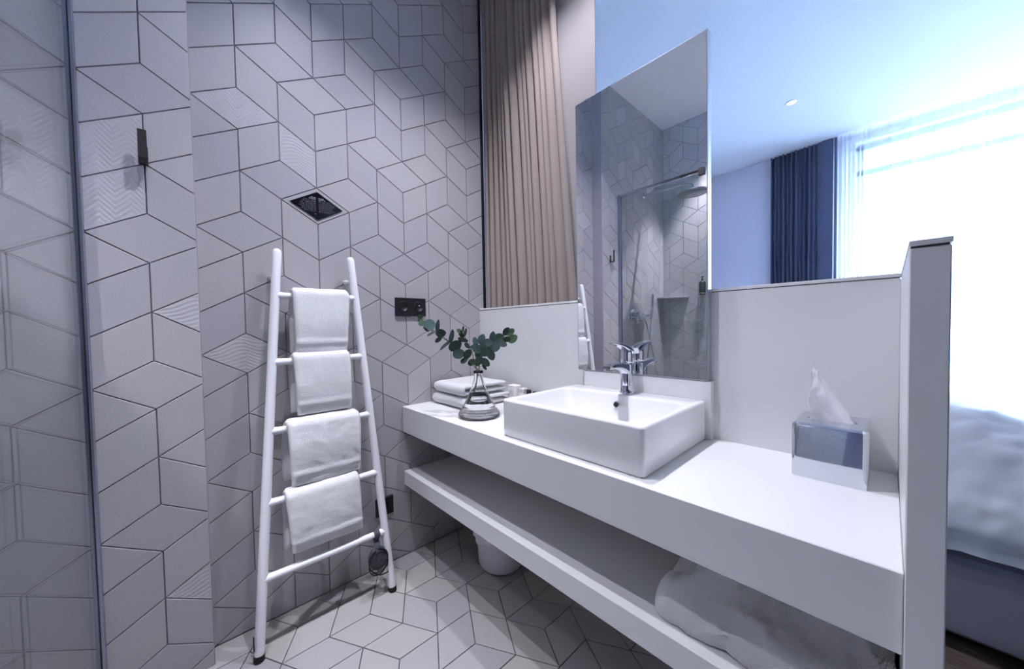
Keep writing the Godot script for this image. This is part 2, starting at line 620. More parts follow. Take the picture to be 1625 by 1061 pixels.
# =====================================================================  rooms
func room() -> void:
	var wall_t := [M.tile0, M.tile1, M.tile2]
	var sz := 0.0874
	var rand := RandomNumberGenerator.new()
	rand.seed = 11
	# the tiled wall behind the towel ladder
	var wb := struct("wall_back", box(Vector3(-0.60, -0.1, -0.20), Vector3(1.150, CEIL, -0.0035), 0.0), M.grout)
	tile_field(wb, Vector2(-0.13, 0.0), Vector2(1.148, CEIL), Vector2(0, 2.1714), 0.0, 0, wall_t, func(k, b, q):
		if q == 0 and k == 0 and absf(b + 1.5) < 0.1: return 1
		if q == 0 and k == 0 and absf(b + 7.5) < 0.1: return 2
		if q == 1 and k == 1 and absf(b + 3.0) < 0.1: return 2
		if q == 2 and k == 5 and absf(b + 8.0) < 0.1: return 0
		return (1 + rand.randi() % 2) if rand.randf() < 0.03 and k > 3 else 0)
	struct("trim_1", box(Vector3(1.1505, 0.0, -0.059), Vector3(1.171, CEIL, -0.003), 0.001), M.black, "dark edge strip where the tiled wall ends at the curtain")
	# the wall in front of it on the left, that goes on into the shower
	var ws := struct("wall_shower_side", box(Vector3(-1.45, -0.1, -0.02), Vector3(-0.131, CEIL, sz - 0.0035), 0.0), M.grout)
	put("return_face", box(Vector3(-0.1335, 0.0, -0.003), Vector3(-0.1285, CEIL, sz - 0.003), 0.0), M.mauve, ws)
	var fs := Node3D.new()
	fs.name = "tiling"
	ws.add_child(fs)
	fs.position.z = sz
	tile_field(fs, Vector2(-1.245, 0.0), Vector2(-0.130, CEIL), Vector2(-0.2424, 1.9420), -0.5, 3, wall_t, func(k, b, q):
		if q == 2 and k == -1 and absf(b + 4.0) < 0.1: return 1
		if q == 1 and k == -1 and absf(b + 4.0) < 0.1: return 1
		if q == 0 and k == 1 and (absf(b + 5.0) < 0.1 or absf(b + 11.0) < 0.1): return 2
		if k <= -2 and q == 1 and posmod(k, 2) == 0: return 1
		return 0)
	# far wall of the shower
	var wl := struct("wall_left", box(Vector3(-2.80, -0.1, -0.20), Vector3(0.0, CEIL, -0.0035), 0.0), M.grout)
	wl.transform = Transform3D(Basis(Vector3(0, 0, -1), Vector3(0, 1, 0), Vector3(1, 0, 0)), Vector3(-1.245, 0, 0))
	tile_field(wl, Vector2(-1.62, 0.0), Vector2(-sz, CEIL), Vector2(-0.147, 1.9420), 0.1, 1, wall_t, func(_k, _b, _q): return 0)
	# bathroom floor; its own x runs along the scene's z, its own y along the scene's x
	var fl := struct("floor", box(Vector3(-0.2, -1.45, -0.2), Vector3(2.80, 1.14, -0.0035), 0.0), M.floor_grout)
	fl.transform = Transform3D(Basis(Vector3(0, 0, 1), Vector3(1, 0, 0), Vector3(0, 1, 0)), Vector3.ZERO)
	tile_field(fl, Vector2(0.002, -0.60), Vector2(2.35, 1.14), Vector2(-0.0187, 0.0380), 0.0, 0, [M.floor0, M.floor1, M.floor2], func(_k, _b, _q): return 0)
	put("shower_floor", box(Vector3(0.09, -1.245, -0.004), Vector3(2.7, -0.605, 0.0), 0.001), M.floor1, fl)
	# closing walls, behind the viewer
	struct("wall_front", box(Vector3(-1.45, -0.1, 2.70), Vector3(1.2, CEIL, 2.85), 0.0), M.dark_wall)
	struct("wall_closet", box(Vector3(1.1, -0.1, 2.70), Vector3(1.2, CEIL, 4.4), 0.0), M.dark_wall)
	struct("ceiling", box(Vector3(-1.6, CEIL, -0.3), Vector3(5.4, CEIL + 0.2, 4.6), 0.0), M.plaster)

func bedroom() -> void:
	struct("wall_bedroom", box(Vector3(1.150, -0.1, -0.25), Vector3(5.4, CEIL, -0.06), 0.0), M.bed_wall)
	struct("wall_right", box(Vector3(1.1, -0.1, 4.3), Vector3(5.4, CEIL, 4.5), 0.0), M.bed_wall)
	var fb := struct("floor_bedroom", box(Vector3(1.14, -0.2, -0.06), Vector3(5.1, -0.016, 4.3), 0.0), M.solid_gap)
	var plank := box(Vector3(-0.0625, -0.014, -0.71), Vector3(0.0625, 0.0, 0.71), 0.0015)
	for i in 31:
		for j in 3:
			var p := put("plank", plank, M.wood, fb)
			p.position = Vector3(1.205 + i * 0.127, rng.randf_range(-0.0006, 0.0), 0.67 + j * 1.425 + (0.0 if j == 2 else 0.0))
	# window wall: pier on the left, strips below and above the opening
	var x0 := 5.05
	var ww := struct("wall_window", box(Vector3(x0, -0.1, -0.25), Vector3(x0 + 0.25, CEIL, 1.36), 0.0), M.bed_wall)
	put("lintel", box(Vector3(x0, 2.96, 1.36), Vector3(x0 + 0.25, CEIL, 4.3), 0.0), M.bed_wall, ww)
	put("sill_wall", box(Vector3(x0, -0.1, 1.36), Vector3(x0 + 0.25, 0.12, 4.3), 0.0), M.bed_wall, ww)
	put("end_pier", box(Vector3(x0, -0.1, 4.1), Vector3(x0 + 0.25, CEIL, 4.3), 0.0), M.bed_wall, ww)
	var fr := begin()
	for z in [1.39, 2.72, 4.07]: box_in(fr, Vector3(x0 + 0.1, 0.12, z - 0.03), Vector3(x0 + 0.17, 2.96, z + 0.03), 0.004)
	for y in [0.15, 2.67, 2.93]: box_in(fr, Vector3(x0 + 0.1, y - 0.03, 1.36), Vector3(x0 + 0.17, y + 0.03, 4.1), 0.004)
	var win := struct("window_1", done(fr), M.alu)
	put("pane", box(Vector3(x0 + 0.13, 0.14, 1.40), Vector3(x0 + 0.136, 2.94, 2.71), 0.0), M.clear, win)
	put("pane", box(Vector3(x0 + 0.13, 0.14, 2.73), Vector3(x0 + 0.136, 2.94, 4.06), 0.0), M.clear, win)
	# the house across the street
	var hx := 19.0
	var b := thing("building", "pale apartment house across the street, seen faintly through the sheer curtains", "building", Vector3(hx, -6.0, 6.0))
	put("wall", box(Vector3(0, 0, -16), Vector3(8, 12.75, 22), 0.02), M.facade, b)
	put("cornice", box(Vector3(-0.35, 12.5, -16.3), Vector3(8.2, 12.9, 22.3), 0.05), M.facade, b)
	for r in 4:
		for c in 12:
			var w := put("window", box(Vector3(-0.06, 1.0 + r * 3.0, -14.6 + c * 3.0), Vector3(0.03, 2.7 + r * 3.0, -13.2 + c * 3.0), 0.01), M.white_paint, b)
			put("pane", box(Vector3(-0.09, 1.1 + r * 3.0, -14.5 + c * 3.0), Vector3(-0.05, 2.6 + r * 3.0, -13.3 + c * 3.0), 0.0), M.facade_glass, w)
	struct("ground", box(Vector3(5.4, -6.2, -40), Vector3(60, -6.0, 50), 0.0), M.asphalt)
	# navy curtain on the pier, sheers before the window
	curtain("blackout_curtain", "dark blue pleated blackout curtain hanging beside the bedroom window", Vector2(5.01, 0.66), Vector2(4.95, 1.235), 11, 0.030, 0.02, CEIL - 0.005, M.navy, 0.72, 0.004)
	curtain("sheer_curtain", "bunched narrow white sheer curtain next to the dark blue curtain", Vector2(4.93, 1.20), Vector2(4.89, 1.46), 8, 0.022, 0.02, CEIL - 0.005, M.sheer, 1.0, 0.0)
	curtain("sheer_curtain", "wide white sheer curtain covering the bright bedroom window", Vector2(4.90, 1.44), Vector2(4.62, 3.30), 14, 0.030, 0.02, CEIL - 0.005, M.sheer, 1.0, 0.0)
	curtain("sheer_curtain", "second wide sheer curtain towards the far end of the bedroom window", Vector2(4.615, 3.37), Vector2(4.60, 4.24), 9, 0.030, 0.02, CEIL - 0.005, M.sheer, 1.0, 0.0)
	bed()

func curtain(called: String, label: String, a: Vector2, b: Vector2, pleats: int, amp: float, y0: float, y1: float, m: Material, full: float, t: float) -> void:
	var along := b - a                                  # a, b are (x, z) at the floor
	var nor := Vector2(-along.y, along.x).normalized()
	var len := along.length()
	var ph := rng.randf() * 6.0
	var f := func(u: float, v: float) -> Vector3:
		var s := u
		var w := 0.0
		if u <= full:
			var c := u / full * pleats
			w = sin(c * TAU + 0.5 * sin(c * 1.7 + ph)) * amp * (0.8 + 0.3 * sin(c * 2.3 + ph))
			s += cos(c * TAU) * amp * 0.35 / len
		else:
			w = amp * 0.9 * sin((u - full) / (1.0 - full) * PI) + 0.004
		w *= 0.85 + 0.15 * v
		var p := a + along * s + nor * w
		return Vector3(p.x, lerpf(y1, y0, v), p.y)
	var m2 := thick_sheet(pleats * 10, 6, f, t) if t > 0.0 else surface(pleats * 10, 6, f)
	var o := put(called, m2, m)
	tag(o, label, "curtain")

func bed() -> void:
	var b := thing("bed", "low upholstered pale grey bed base behind the end panel of the half wall", "bed", Vector3(1.72, 0, 2.2))
	put("plinth", box(Vector3(0.09, 0.0, -0.8), Vector3(1.95, 0.06, 0.8), 0.002), M.rubber, b)
	put("base", box(Vector3(0, 0.06, -0.9), Vector3(2.05, 0.345, 0.9), 0.012), mat(Color(0.52, 0.51, 0.56), 0.95), b)
	put("mattress", box(Vector3(0.03, 0.345, -0.88), Vector3(2.03, 0.62, 0.88), 0.05), M.linen, b)
	var n := FastNoiseLite.new()
	n.seed = 5
	n.frequency = 1.0
	var f := func(u: float, v: float) -> Vector3:
		# u: from the hem at the near side over the top to the far side; v: along z
		var z := lerpf(1.26, 3.14, v)
		var hump := 0.845 - 0.35 * smoothstep(1.70, 2.05, z) * 0.25 - 0.02 * smoothstep(2.0, 2.6, z)
		var side := 0.345
		var x := 0.0
		var y := 0.0
		if u < 0.35:
			var k := u / 0.35
			var a := k * PI / 2
			x = 1.93 - 0.25 * pow(cos(a), 0.75)
			y = 0.36 + (hump - 0.36) * pow(sin(a), 0.8)
			if k < 0.06: x += 0.02
		else:
			var k := (u - 0.35) / 0.65
			x = 1.93 + k * 1.88
			y = hump - 0.05 * sin(minf(k * 3.0, 1.0) * PI / 2) - 0.42 * pow(maxf(k - 0.85, 0.0) / 0.15, 2.0)
		var wr := 1.0 - absf(n.get_noise_3d(x * 2.0 + z * 1.5, y * 5.0, z * 4.0 - x)) * 2.2
		var d := 0.014 * n.get_noise_3d(x * 3.0, y * 3.0, z * 3.0) + 0.009 * maxf(wr, 0.0) * maxf(wr, 0.0) + 0.006 * n.get_noise_3d(x * 9.0, y * 14.0, z * 12.0)
		return Vector3(x - d * (1.0 if u < 0.35 else 0.0), y + d, z)
	var o := put("duvet", thick_sheet(90, 110, f, 0.012), M.linen)
	tag(o, "puffy white duvet with soft creases lying on the bed", "duvet")

# =====================================================================  washstand
func washstand() -> void:
	var hw := struct("wall_half", box(Vector3(XH, 0.0, 0.0), Vector3(XH + 0.036, 1.226, 1.628), 0.001), M.solid, "white half-height partition between washstand and bedroom")
	put("cap_strip", box(Vector3(XH - 0.001, 1.2285, 0.0), Vector3(XH + 0.037, 1.2375, 1.628), 0.001), M.solid, hw)
	put("joint", box(Vector3(XH + 0.001, 1.2255, 0.001), Vector3(XH + 0.035, 1.229, 1.627), 0.0), M.solid_gap, hw)
	var ep := struct("wall_end", box(Vector3(0.606, 0.0, 1.6285), Vector3(XH + 0.036, 1.2255, 1.6665), 0.0015), M.solid, "white end panel closing the washstand at its right end")
	put("end_cap", box(Vector3(0.605, 1.2285, 1.628), Vector3(XH + 0.037, 1.2365, 1.6675), 0.001), M.solid, ep)
	put("end_joint", box(Vector3(0.608, 1.225, 1.630), Vector3(XH + 0.034, 1.229, 1.6645), 0.0), M.solid_gap, ep)
	put("mirror_ledge", box(Vector3(XM + 0.002, 0.746, 0.742), Vector3(XH, 0.936, 1.226), 0.001), M.solid, hw)
	var c := put("countertop", box(Vector3(0.616, 0.619, 0.002), Vector3(XH, 0.7455, 1.628), 0.0015), M.solid)
	tag(c, "long thick white solid-surface countertop carrying the washbasin", "countertop")
	var s := put("shelf", box(Vector3(0.616, 0.355, 0.002), Vector3(XH, 0.424, 1.628), 0.0015), M.solid)
	tag(s, "long white open shelf running beneath the countertop", "shelf")

func basin() -> void:
	var b := thing("washbasin", "rectangular white ceramic vessel washbasin with thin rim on the countertop", "washbasin", Vector3(0.8675, 0.7455, 0.956))
	var W := 0.433
	var D := 0.512
	var h := 0.129
	var icx := -0.037
	var rings := [ring_xz(0, 0, W - 0.012, D - 0.012, 0.010, 0.0), ring_xz(0, 0, W - 0.012, D - 0.012, 0.010, 0.004), ring_xz(0, 0, W - 0.002, D - 0.002, 0.012, 0.0045), ring_xz(0, 0, W, D, 0.013, 0.007),
		ring_xz(0, 0, W, D, 0.013, h - 0.006), ring_xz(0, 0, W - 0.003, D - 0.003, 0.012, h - 0.0015), ring_xz(0, 0, W - 0.010, D - 0.010, 0.009, h),
		ring_xz(icx, 0, 0.318, 0.472, 0.022, h), ring_xz(icx, 0, 0.312, 0.466, 0.024, h - 0.002), ring_xz(icx, 0, 0.308, 0.462, 0.026, h - 0.008),
		ring_xz(icx - 0.005, 0, 0.282, 0.400, 0.035, h - 0.075), ring_xz(icx - 0.005, 0, 0.262, 0.370, 0.05, h - 0.092), ring_xz(icx - 0.005, 0, 0.20, 0.30, 0.06, h - 0.098), ring_xz(icx - 0.005, 0, 0.05, 0.05, 0.024, h - 0.103)]
	put("bowl", loft(rings, true, [3, 3, 4, 4, 5, 5, 5, 6, 6, 6, 6, 6, 6]), M.ceramic, b)
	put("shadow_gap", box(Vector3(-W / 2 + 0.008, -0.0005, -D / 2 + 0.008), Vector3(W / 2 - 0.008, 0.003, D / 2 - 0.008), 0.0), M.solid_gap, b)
	put("drain", lathe([[0.0, -0.001], [0.024, -0.001], [0.024, 0.002], [0.020, 0.004], [0.0, 0.0045]], 28, Vector3(icx - 0.005, h - 0.1025, 0)), M.chrome, b)
	# overflow in the back wall of the bowl
	var tilt := Basis(Vector3(0, 0, 1), deg_to_rad(90.0 - 14.0))
	var at := Vector3(icx + 0.142, h - 0.034, 0.0)
	var ov := begin()
	lathe_in(ov, [[0.0095, -0.002], [0.0095, 0.0018], [0.0115, 0.0022], [0.013, 0.0008], [0.013, -0.002]], 28, at, tilt, false)
	var o := put("overflow_ring", done(ov), M.chrome, b)
	put("overflow_hole", lathe([[0.0, -0.001], [0.0098, -0.001], [0.0098, 0.0005], [0.0, 0.0008]], 24, at, tilt), M.hole, o)

func section(c: Vector3, ax_w: Vector3, ax_h: Vector3, w: float, h: float, r: float) -> Array:
	var out := []
	for q in rounded(0, 0, w, h, r, 4): out.append(c + ax_w * q.x + ax_h * q.y)
	return out

func faucet() -> void:
	var base := Vector3(1.040, 0.8745, 0.960)
	var f := thing("faucet", "chrome single-lever mixer tap on the back rim of the washbasin", "faucet", base)
	put("body", lathe([[0.0, 0.0], [0.0265, 0.0], [0.0265, 0.003], [0.0235, 0.005], [0.0225, 0.03], [0.0215, 0.07], [0.0215, 0.105], [0.019, 0.112], [0.0, 0.113]], 36), M.chrome, f)
	var W := Vector3(0, 0, -1)
	var sp := []
	for q in [[0.016, 0.086, 0.036, 0.050], [-0.010, 0.090, 0.037, 0.046], [-0.035, 0.099, 0.036, 0.028], [-0.065, 0.105, 0.035, 0.020], [-0.100, 0.107, 0.034, 0.017], [-0.130, 0.105, 0.033, 0.016], [-0.136, 0.1045, 0.029, 0.010]]:
		sp.append(section(Vector3(q[0], q[1], 0), W, Vector3(0.12, 0.99, 0).normalized(), q[2], q[3], minf(q[3], q[2]) * 0.32))
	put("spout", loft(sp), M.chrome, f)
	put("aerator", lathe([[0.0, -0.006], [0.010, -0.006], [0.0125, -0.004], [0.0125, 0.006], [0.0, 0.006]], 24, Vector3(-0.118, 0.095, 0)), M.brushed, f)
	put("cartridge", lathe([[0.0, 0.112], [0.0195, 0.112], [0.0205, 0.116], [0.0205, 0.150], [0.0175, 0.160], [0.0, 0.163]], 32), M.chrome, f)
	var lv := []
	for q in [[0.024, 0.152, 0.034, 0.022], [0.012, 0.160, 0.037, 0.026], [-0.012, 0.168, 0.037, 0.020], [-0.040, 0.177, 0.034, 0.011], [-0.075, 0.184, 0.029, 0.007], [-0.100, 0.186, 0.024, 0.005], [-0.104, 0.186, 0.018, 0.003]]:
		lv.append(section(Vector3(q[0], q[1], 0), W, Vector3(0.2, 0.98, 0).normalized(), q[2], q[3], minf(q[3], q[2]) * 0.38))
	put("lever", loft(lv), M.chrome, f)

func mirror() -> void:
	var m := thing("wall_mirror", "tall frameless-looking rectangular mirror with slim metal edge above the washbasin", "mirror", Vector3(XM, 0.938, 0.966))
	var h := 1.117
	var w := 0.253
	put("glass", box(Vector3(0.0, 0.003, -w + 0.003), Vector3(0.004, h - 0.003, w - 0.003), 0.0), M.mirror, m)
	var st := begin()
	for s in [-1.0, 1.0]:
		box_in(st, Vector3(0.0005, 0, minf(s * w, s * (w - 0.0028))), Vector3(0.030, h, maxf(s * w, s * (w - 0.0028))), 0.0006)
	box_in(st, Vector3(0.0005, 0, -w), Vector3(0.030, 0.0028, w), 0.0006)
	box_in(st, Vector3(0.0005, h - 0.0028, -w), Vector3(0.030, h, w), 0.0006)
	put("edge_frame", done(st), M.alu, m)
	put("back_board", box(Vector3(0.0045, 0.003, -w + 0.003), Vector3(0.030, h - 0.003, w - 0.003), 0.0), M.dark_metal, m)

# =====================================================================  towel ladder
const RL0 := Vector3(-0.018, 0.0, 0.176)
const RL1 := Vector3(0.1005, 1.42, 0.048)
const RR0 := Vector3(0.459, 0.0, 0.186)
const RR1 := Vector3(0.372, 1.42, 0.048)
const RUNGS := [1.261, 1.012, 0.7625, 0.513, 0.260]

func rail_at(s: int, y: float) -> Vector3:
	return (RL0.lerp(RL1, y / 1.42)) if s == 0 else (RR0.lerp(RR1, y / 1.42))

func ladder() -> void:
	var l := thing("towel_ladder", "white tubular heated towel ladder leaning against the tiled wall", "towel ladder", Vector3(0.22, 0, 0.11))
	var off := -l.position
	for s in 2:
		var d := ((RL1 - RL0) if s == 0 else (RR1 - RR0)).normalized()
		var a := rail_at(s, 0.022)
		var b := rail_at(s, 1.425)
		var pts := [a + off]
		var rad := [0.0155]
		for i in 20:
			pts.append(a.lerp(b, (i + 1) / 21.0) + off); rad.append(0.0158)
		for q in [[0.0, 0.0158], [0.006, 0.0145], [0.011, 0.0115], [0.0145, 0.007], [0.0158, 0.001]]:
			pts.append(b + d * q[0] + off); rad.append(q[1])
		put("rail", tube(pts, rad, 20), M.white_paint, l)
		var foot := begin()
		tube_in(foot, [rail_at(s, 0.001) + off, rail_at(s, 0.004) + off, rail_at(s, 0.022) + off], [0.0155, 0.0168, 0.0168], 20)
		put("foot_cap", done(foot), M.rubber, l)
		# stand-off to the wall
		var k := rail_at(s, 1.335) + off
		var kx := (Vector3(0.084, 1.334, 0.0) if s == 0 else Vector3(0.361, 1.334, 0.0)) + off
		put("wall_mount", tube([k, Vector3(kx.x, kx.y, kx.z + 0.034), Vector3(kx.x, kx.y, kx.z + 0.026), Vector3(kx.x, kx.y, kx.z + 0.006), kx + Vector3(0, 0, 0.001)], [0.006, 0.006, 0.0095, 0.0105, 0.0095], 16), M.white_paint, l)
	for y in RUNGS:
		var a := rail_at(0, y) + off
		var b := rail_at(1, y) + off
		var d := (b - a).normalized()
		var len := (b - a).length()
		var pts := []
		var rad := []
		for q in [[0.0, 0.0148], [0.014, 0.0148], [0.018, 0.0144], [0.023, 0.0136], [0.031, 0.0128], [0.042, 0.0125]]:
			pts.append(a + d * q[0]); rad.append(q[1])
		for q in [[0.042, 0.0125], [0.031, 0.0128], [0.023, 0.0136], [0.018, 0.0144], [0.014, 0.0148], [0.0, 0.0148]]:
			pts.append(a + d * (len - q[0])); rad.append(q[1])
		put("rung", tube(pts, rad, 18), M.white_paint, l)
	put("cable_slot", box(Vector3(-0.0012, 0.045, -0.002) + Vector3(-0.0318, 0, 0.180) + off, Vector3(0.0012, 0.095, 0.004) + Vector3(-0.0308, 0, 0.180) + off, 0.0003), M.rubber, l)

func drape(label: String, y: float, xt: Vector2, xb: Vector2, front: float, back: float, xback: float, t: float, seed_: int, amp: float) -> void:
	var z := rail_at(0, y).z * 0.5 + rail_at(1, y).z * 0.5
	var r := 0.0130 + t / 2.0
	var path := []
	var nb := 16
	for i in nb + 1: path.append(Vector2(z - r, lerpf(y - back, y, float(i) / nb)))
	for i in range(1, 10): path.append(Vector2(z - r * cos(PI * i / 10.0), y + r * sin(PI * i / 10.0)))
	var nf := 44
	for i in nf + 1:
		var k := float(i) / nf
		path.append(Vector2(z + r + 0.008 * sin(k * PI) + 0.004 * (exp(-pow((k - 0.80) / 0.05, 2.0))), lerpf(y, front, k)))
	var n := FastNoiseLite.new()
	n.seed = seed_
	n.frequency = 0.06
	n.fractal_gain = 0.62
	var total := path.size() - 1
	var mesh := ribbon(path, func(f: float) -> Vector2:
		var k := (f * total - nb - 9.0) / nf
		if k < 0.0: return Vector2(lerpf(xt.x, xt.x - xback, clampf(-k * 3.0, 0, 1)), xt.y - 0.006 * clampf(-k * 3.0, 0, 1))
		return xt.lerp(xb, k), t, n, amp, 46)
	var o := put("hand_towel", mesh, M.terry)
	tag(o, label, "towel", "white towels on the ladder")

func towels() -> void:
	drape("white hand towel over the top rung of the ladder", RUNGS[0], Vector2(0.145, 0.345), Vector2(0.149, 0.328), 1.036, 0.22, 0.006, 0.021, 3, 0.0042)
	drape("white hand towel over the second rung from the top of the ladder", RUNGS[1], Vector2(0.136, 0.333), Vector2(0.143, 0.331), 0.806, 0.20, 0.006, 0.021, 8, 0.0042)
	drape("wide white towel over the third rung from the top of the ladder", RUNGS[2], Vector2(0.106, 0.354), Vector2(0.112, 0.350), 0.549, 0.20, 0.014, 0.025, 14, 0.0058)
	drape("white towel over the fourth rung, lowest towel on the ladder", RUNGS[3], Vector2(0.088, 0.338), Vector2(0.102, 0.345), 0.312, 0.20, 0.006, 0.024, 19, 0.0058)

func cord_reel() -> void:
	var c := thing("cable_reel", "dark grey round cable winder hanging by a strap from the lowest rung", "cable reel", Vector3(0.404, 0.165, 0.176))
	var facing := Basis(Vector3.UP, deg_to_rad(-8.0)) * Basis(Vector3(0, 0, 1), deg_to_rad(-12.0))
	var turn := facing * Basis(Vector3.RIGHT, PI / 2)
	put("disc", lathe([[0.0, -0.010], [0.036, -0.010], [0.040, -0.008], [0.040, -0.005], [0.033, -0.004], [0.033, 0.004], [0.040, 0.005], [0.040, 0.008], [0.036, 0.010], [0.0, 0.0105]], 36, Vector3(0, 0.0, 0), turn.scaled(Vector3(1.0, 1.15, 1.0))), M.reel, c)
	put("screw", lathe([[0.0, 0.010], [0.003, 0.010], [0.003, 0.0125], [0.0, 0.013]], 12, Vector3.ZERO, turn), M.brushed, c)
	# strap round the rung, then down over the disc
	var y := RUNGS[4] - 0.165
	var zr := rail_at(1, RUNGS[4]).z - 0.176
	var st := begin()
	var rings := []
	var path := []
	for i in 13:
		var a := deg_to_rad(-80.0 + 320.0 * i / 12.0)
		path.append(Vector3(0, y + 0.0155 * sin(a), zr + 0.0155 * cos(a)))
	path.append(Vector3(-0.003, y - 0.022, zr - 0.004))
	var p2 := [Vector3(0, y - 0.012, zr + 0.008), Vector3(-0.002, y - 0.024, zr + 0.004), Vector3(-0.003, 0.052, 0.005), Vector3(-0.002, 0.035, 0.0135), Vector3(0, -0.004, 0.013)]
	for pp in [path, p2]:
		rings = []
		for i in pp.size():
			var d: Vector3 = (pp[mini(i + 1, pp.size() - 1)] - pp[maxi(i - 1, 0)]).normalized()
			var side := Vector3(1, 0, 0)
			var nor := side.cross(d).normalized()
			rings.append([pp[i] - side * 0.0115 - nor * 0.0012, pp[i] + side * 0.0115 - nor * 0.0012, pp[i] + side * 0.0115 + nor * 0.0012, pp[i] - side * 0.0115 + nor * 0.0012])
		loft_in(st, rings, true, [-1, -1, -1, -1, -1, -1, -1, -1, -1, -1, -1, -1, -1, -1])
	put("strap", done(st), M.reel, c)
	var loops := []
	for i in 57:
		var a := TAU * i / 24.0
		var k := 1.0 + 0.10 * (i / 57.0)
		loops.append(Vector3(0.038 * k * sin(a) - 0.004 * k, -0.014 * k * (i / 40.0) + 0.046 * k * cos(a), 0.004 * sin(a * 0.7) + 0.012))
	put("cable_coil", tube(loops, [0.0024], 8), M.rubber, c)
	var lead := smooth_path([Vector3(-0.030, -0.045, 0.012), Vector3(0.0, -0.062, 0.020), Vector3(0.035, -0.070, 0.012), Vector3(0.055, -0.085, -0.02), Vector3(0.076, -0.03, -0.05), Vector3(0.080, 0.03, -0.09), Vector3(0.10, 0.085, -0.150)])
	put("lead", tube(lead, [0.0026], 8), M.rubber, c)

# =====================================================================  fittings on the tiled walls
func wall_fittings() -> void:
	# black rhombus sign with two columns of small print
	var s := thing("sign_plaque", "small black rhombus-shaped sign with fine white print on the tiled wall", "sign", Vector3(0.2598, 1.6464, 0.0012))
	var sm := mat(Color(1, 1, 1), 0.25)
	sm.albedo_texture = sign_print()
	sm.uv1_scale = Vector3(1.0 / 0.204, -1.0 / 0.120, 1)
	sm.uv1_offset = Vector3(0.5, 0.5, 0)
	put("plate", prism(PackedVector2Array([Vector2(-0.101, 0), Vector2(0, -0.0585), Vector2(0.101, 0), Vector2(0, 0.0585)]), 0.0, 0.003, 0.0004), sm, s)
	# double control plate
	var c := thing("control_plate", "black rectangular wall plate with two round dials above the washstand", "control plate", Vector3(0.6735, 1.235, 0.0))
	put("plate", box(Vector3(-0.082, -0.0455, 0.0), Vector3(0.082, 0.0455, 0.011), 0.0015), M.black, c)
	for x in [-0.042, 0.040]:
		put("dial", lathe([[0.0, 0.0105], [0.027, 0.0105], [0.0275, 0.0125], [0.026, 0.0145], [0.0225, 0.0145], [0.0215, 0.0125], [0.0, 0.0125]], 36, Vector3(x, 0.003, 0), Basis(Vector3.RIGHT, PI / 2)), M.black, c)
	put("indicator", box(Vector3(0.041, 0.006, 0.0124), Vector3(0.046, 0.010, 0.0132), 0.0), M.white_paint, c)
	put("lower_clip", box(Vector3(-0.03, -0.0525, 0.0), Vector3(0.0, -0.0455, 0.008), 0.001), M.brushed, c)
	# socket plate low on the wall
	var o := thing("socket_plate", "square black socket plate low on the tiled wall behind the ladder", "wall socket", Vector3(0.510, 0.285, 0.0))
	put("plate", box(Vector3(-0.043, -0.043, 0.0), Vector3(0.043, 0.043, 0.010), 0.0015), M.black, o)
	put("socket_well", lathe([[0.0, 0.0095], [0.021, 0.0095], [0.0225, 0.0115], [0.0205, 0.0115], [0.0195, 0.0100], [0.0, 0.0100]], 32, Vector3.ZERO, Basis(Vector3.RIGHT, PI / 2)), M.rubber, o)
	# robe hook
	var h := thing("robe_hook", "dark grey flat metal robe hook on the left tiled wall", "hook", Vector3(-0.2435, 1.684, 0.0874))
	put("wall_plate", box(Vector3(-0.010, -0.047, 0.0), Vector3(0.010, 0.010, 0.005), 0.001), M.dark_metal, h)
	var hk := []
	for q in [[-0.042, 0.004], [-0.0455, 0.012], [-0.0465, 0.026], [-0.043, 0.032], [-0.034, 0.034], [0.0, 0.0335], [0.047, 0.0335]]:
		hk.append(Vector2(q[0], q[1]))
	var rings := []
	for i in hk.size():
		var d: Vector2 = (hk[mini(i + 1, hk.size() - 1)] - hk[maxi(i - 1, 0)]).normalized()
		var nr := Vector2(-d.y, d.x) * 0.0022
		var ring := []
		for q in [[-0.0098, 1.0], [0.0098, 1.0], [0.0098, -1.0], [-0.0098, -1.0]]:
			var p: Vector2 = hk[i] + nr * q[1]
			ring.append(Vector3(q[0], p.x, p.y))
		rings.append(ring)
	put("hook_blade", loft(rings, true, [-1, -1, -1, -1, -1, -1]), M.dark_metal, h)

func sign_print() -> ImageTexture:
	var im := Image.create(510, 300, false, Image.FORMAT_RGB8)
	im.fill(Color(0.035, 0.03, 0.07))
	var r := RandomNumberGenerator.new()
	r.seed = 2
	var edge := func(y: float) -> float: return 255.0 * (1.0 - absf(y - 150.0) / 150.0)    # half width of the rhombus there
	for line in 13:
		var y := 62 + line * 14
		var grey := 1.0 if line < 2 else 0.62
		for side in [-1, 1]:
			var room_: float = edge.call(y + (8.0 if y > 150 else 0.0)) - 24.0
			var n: float = minf(room_, 62.0 if line == 0 else 78.0 if line == 1 else 185.0 - r.randf() * 40.0)
			if line == 11: continue
			if line == 12:
				if side > 0: continue
				n = 30.0
			var x := 12.0
			while x < n:
				var w := minf(r.randf_range(8, 30), n - x)
				var x0 := int(255 + x) if side > 0 else int(255 - x - w)
				for px in int(w):                                   # letters: strokes of uneven height
					var hh := 3 + r.randi() % (5 if line < 2 else 3)
					if px % 3 == 2: continue
					for py in hh: im.set_pixel(clampi(x0 + px, 0, 509), clampi(y + 7 - py, 0, 299), Color(grey, grey, grey * 1.03))
				x += w + 5
	return ImageTexture.create_from_image(im)

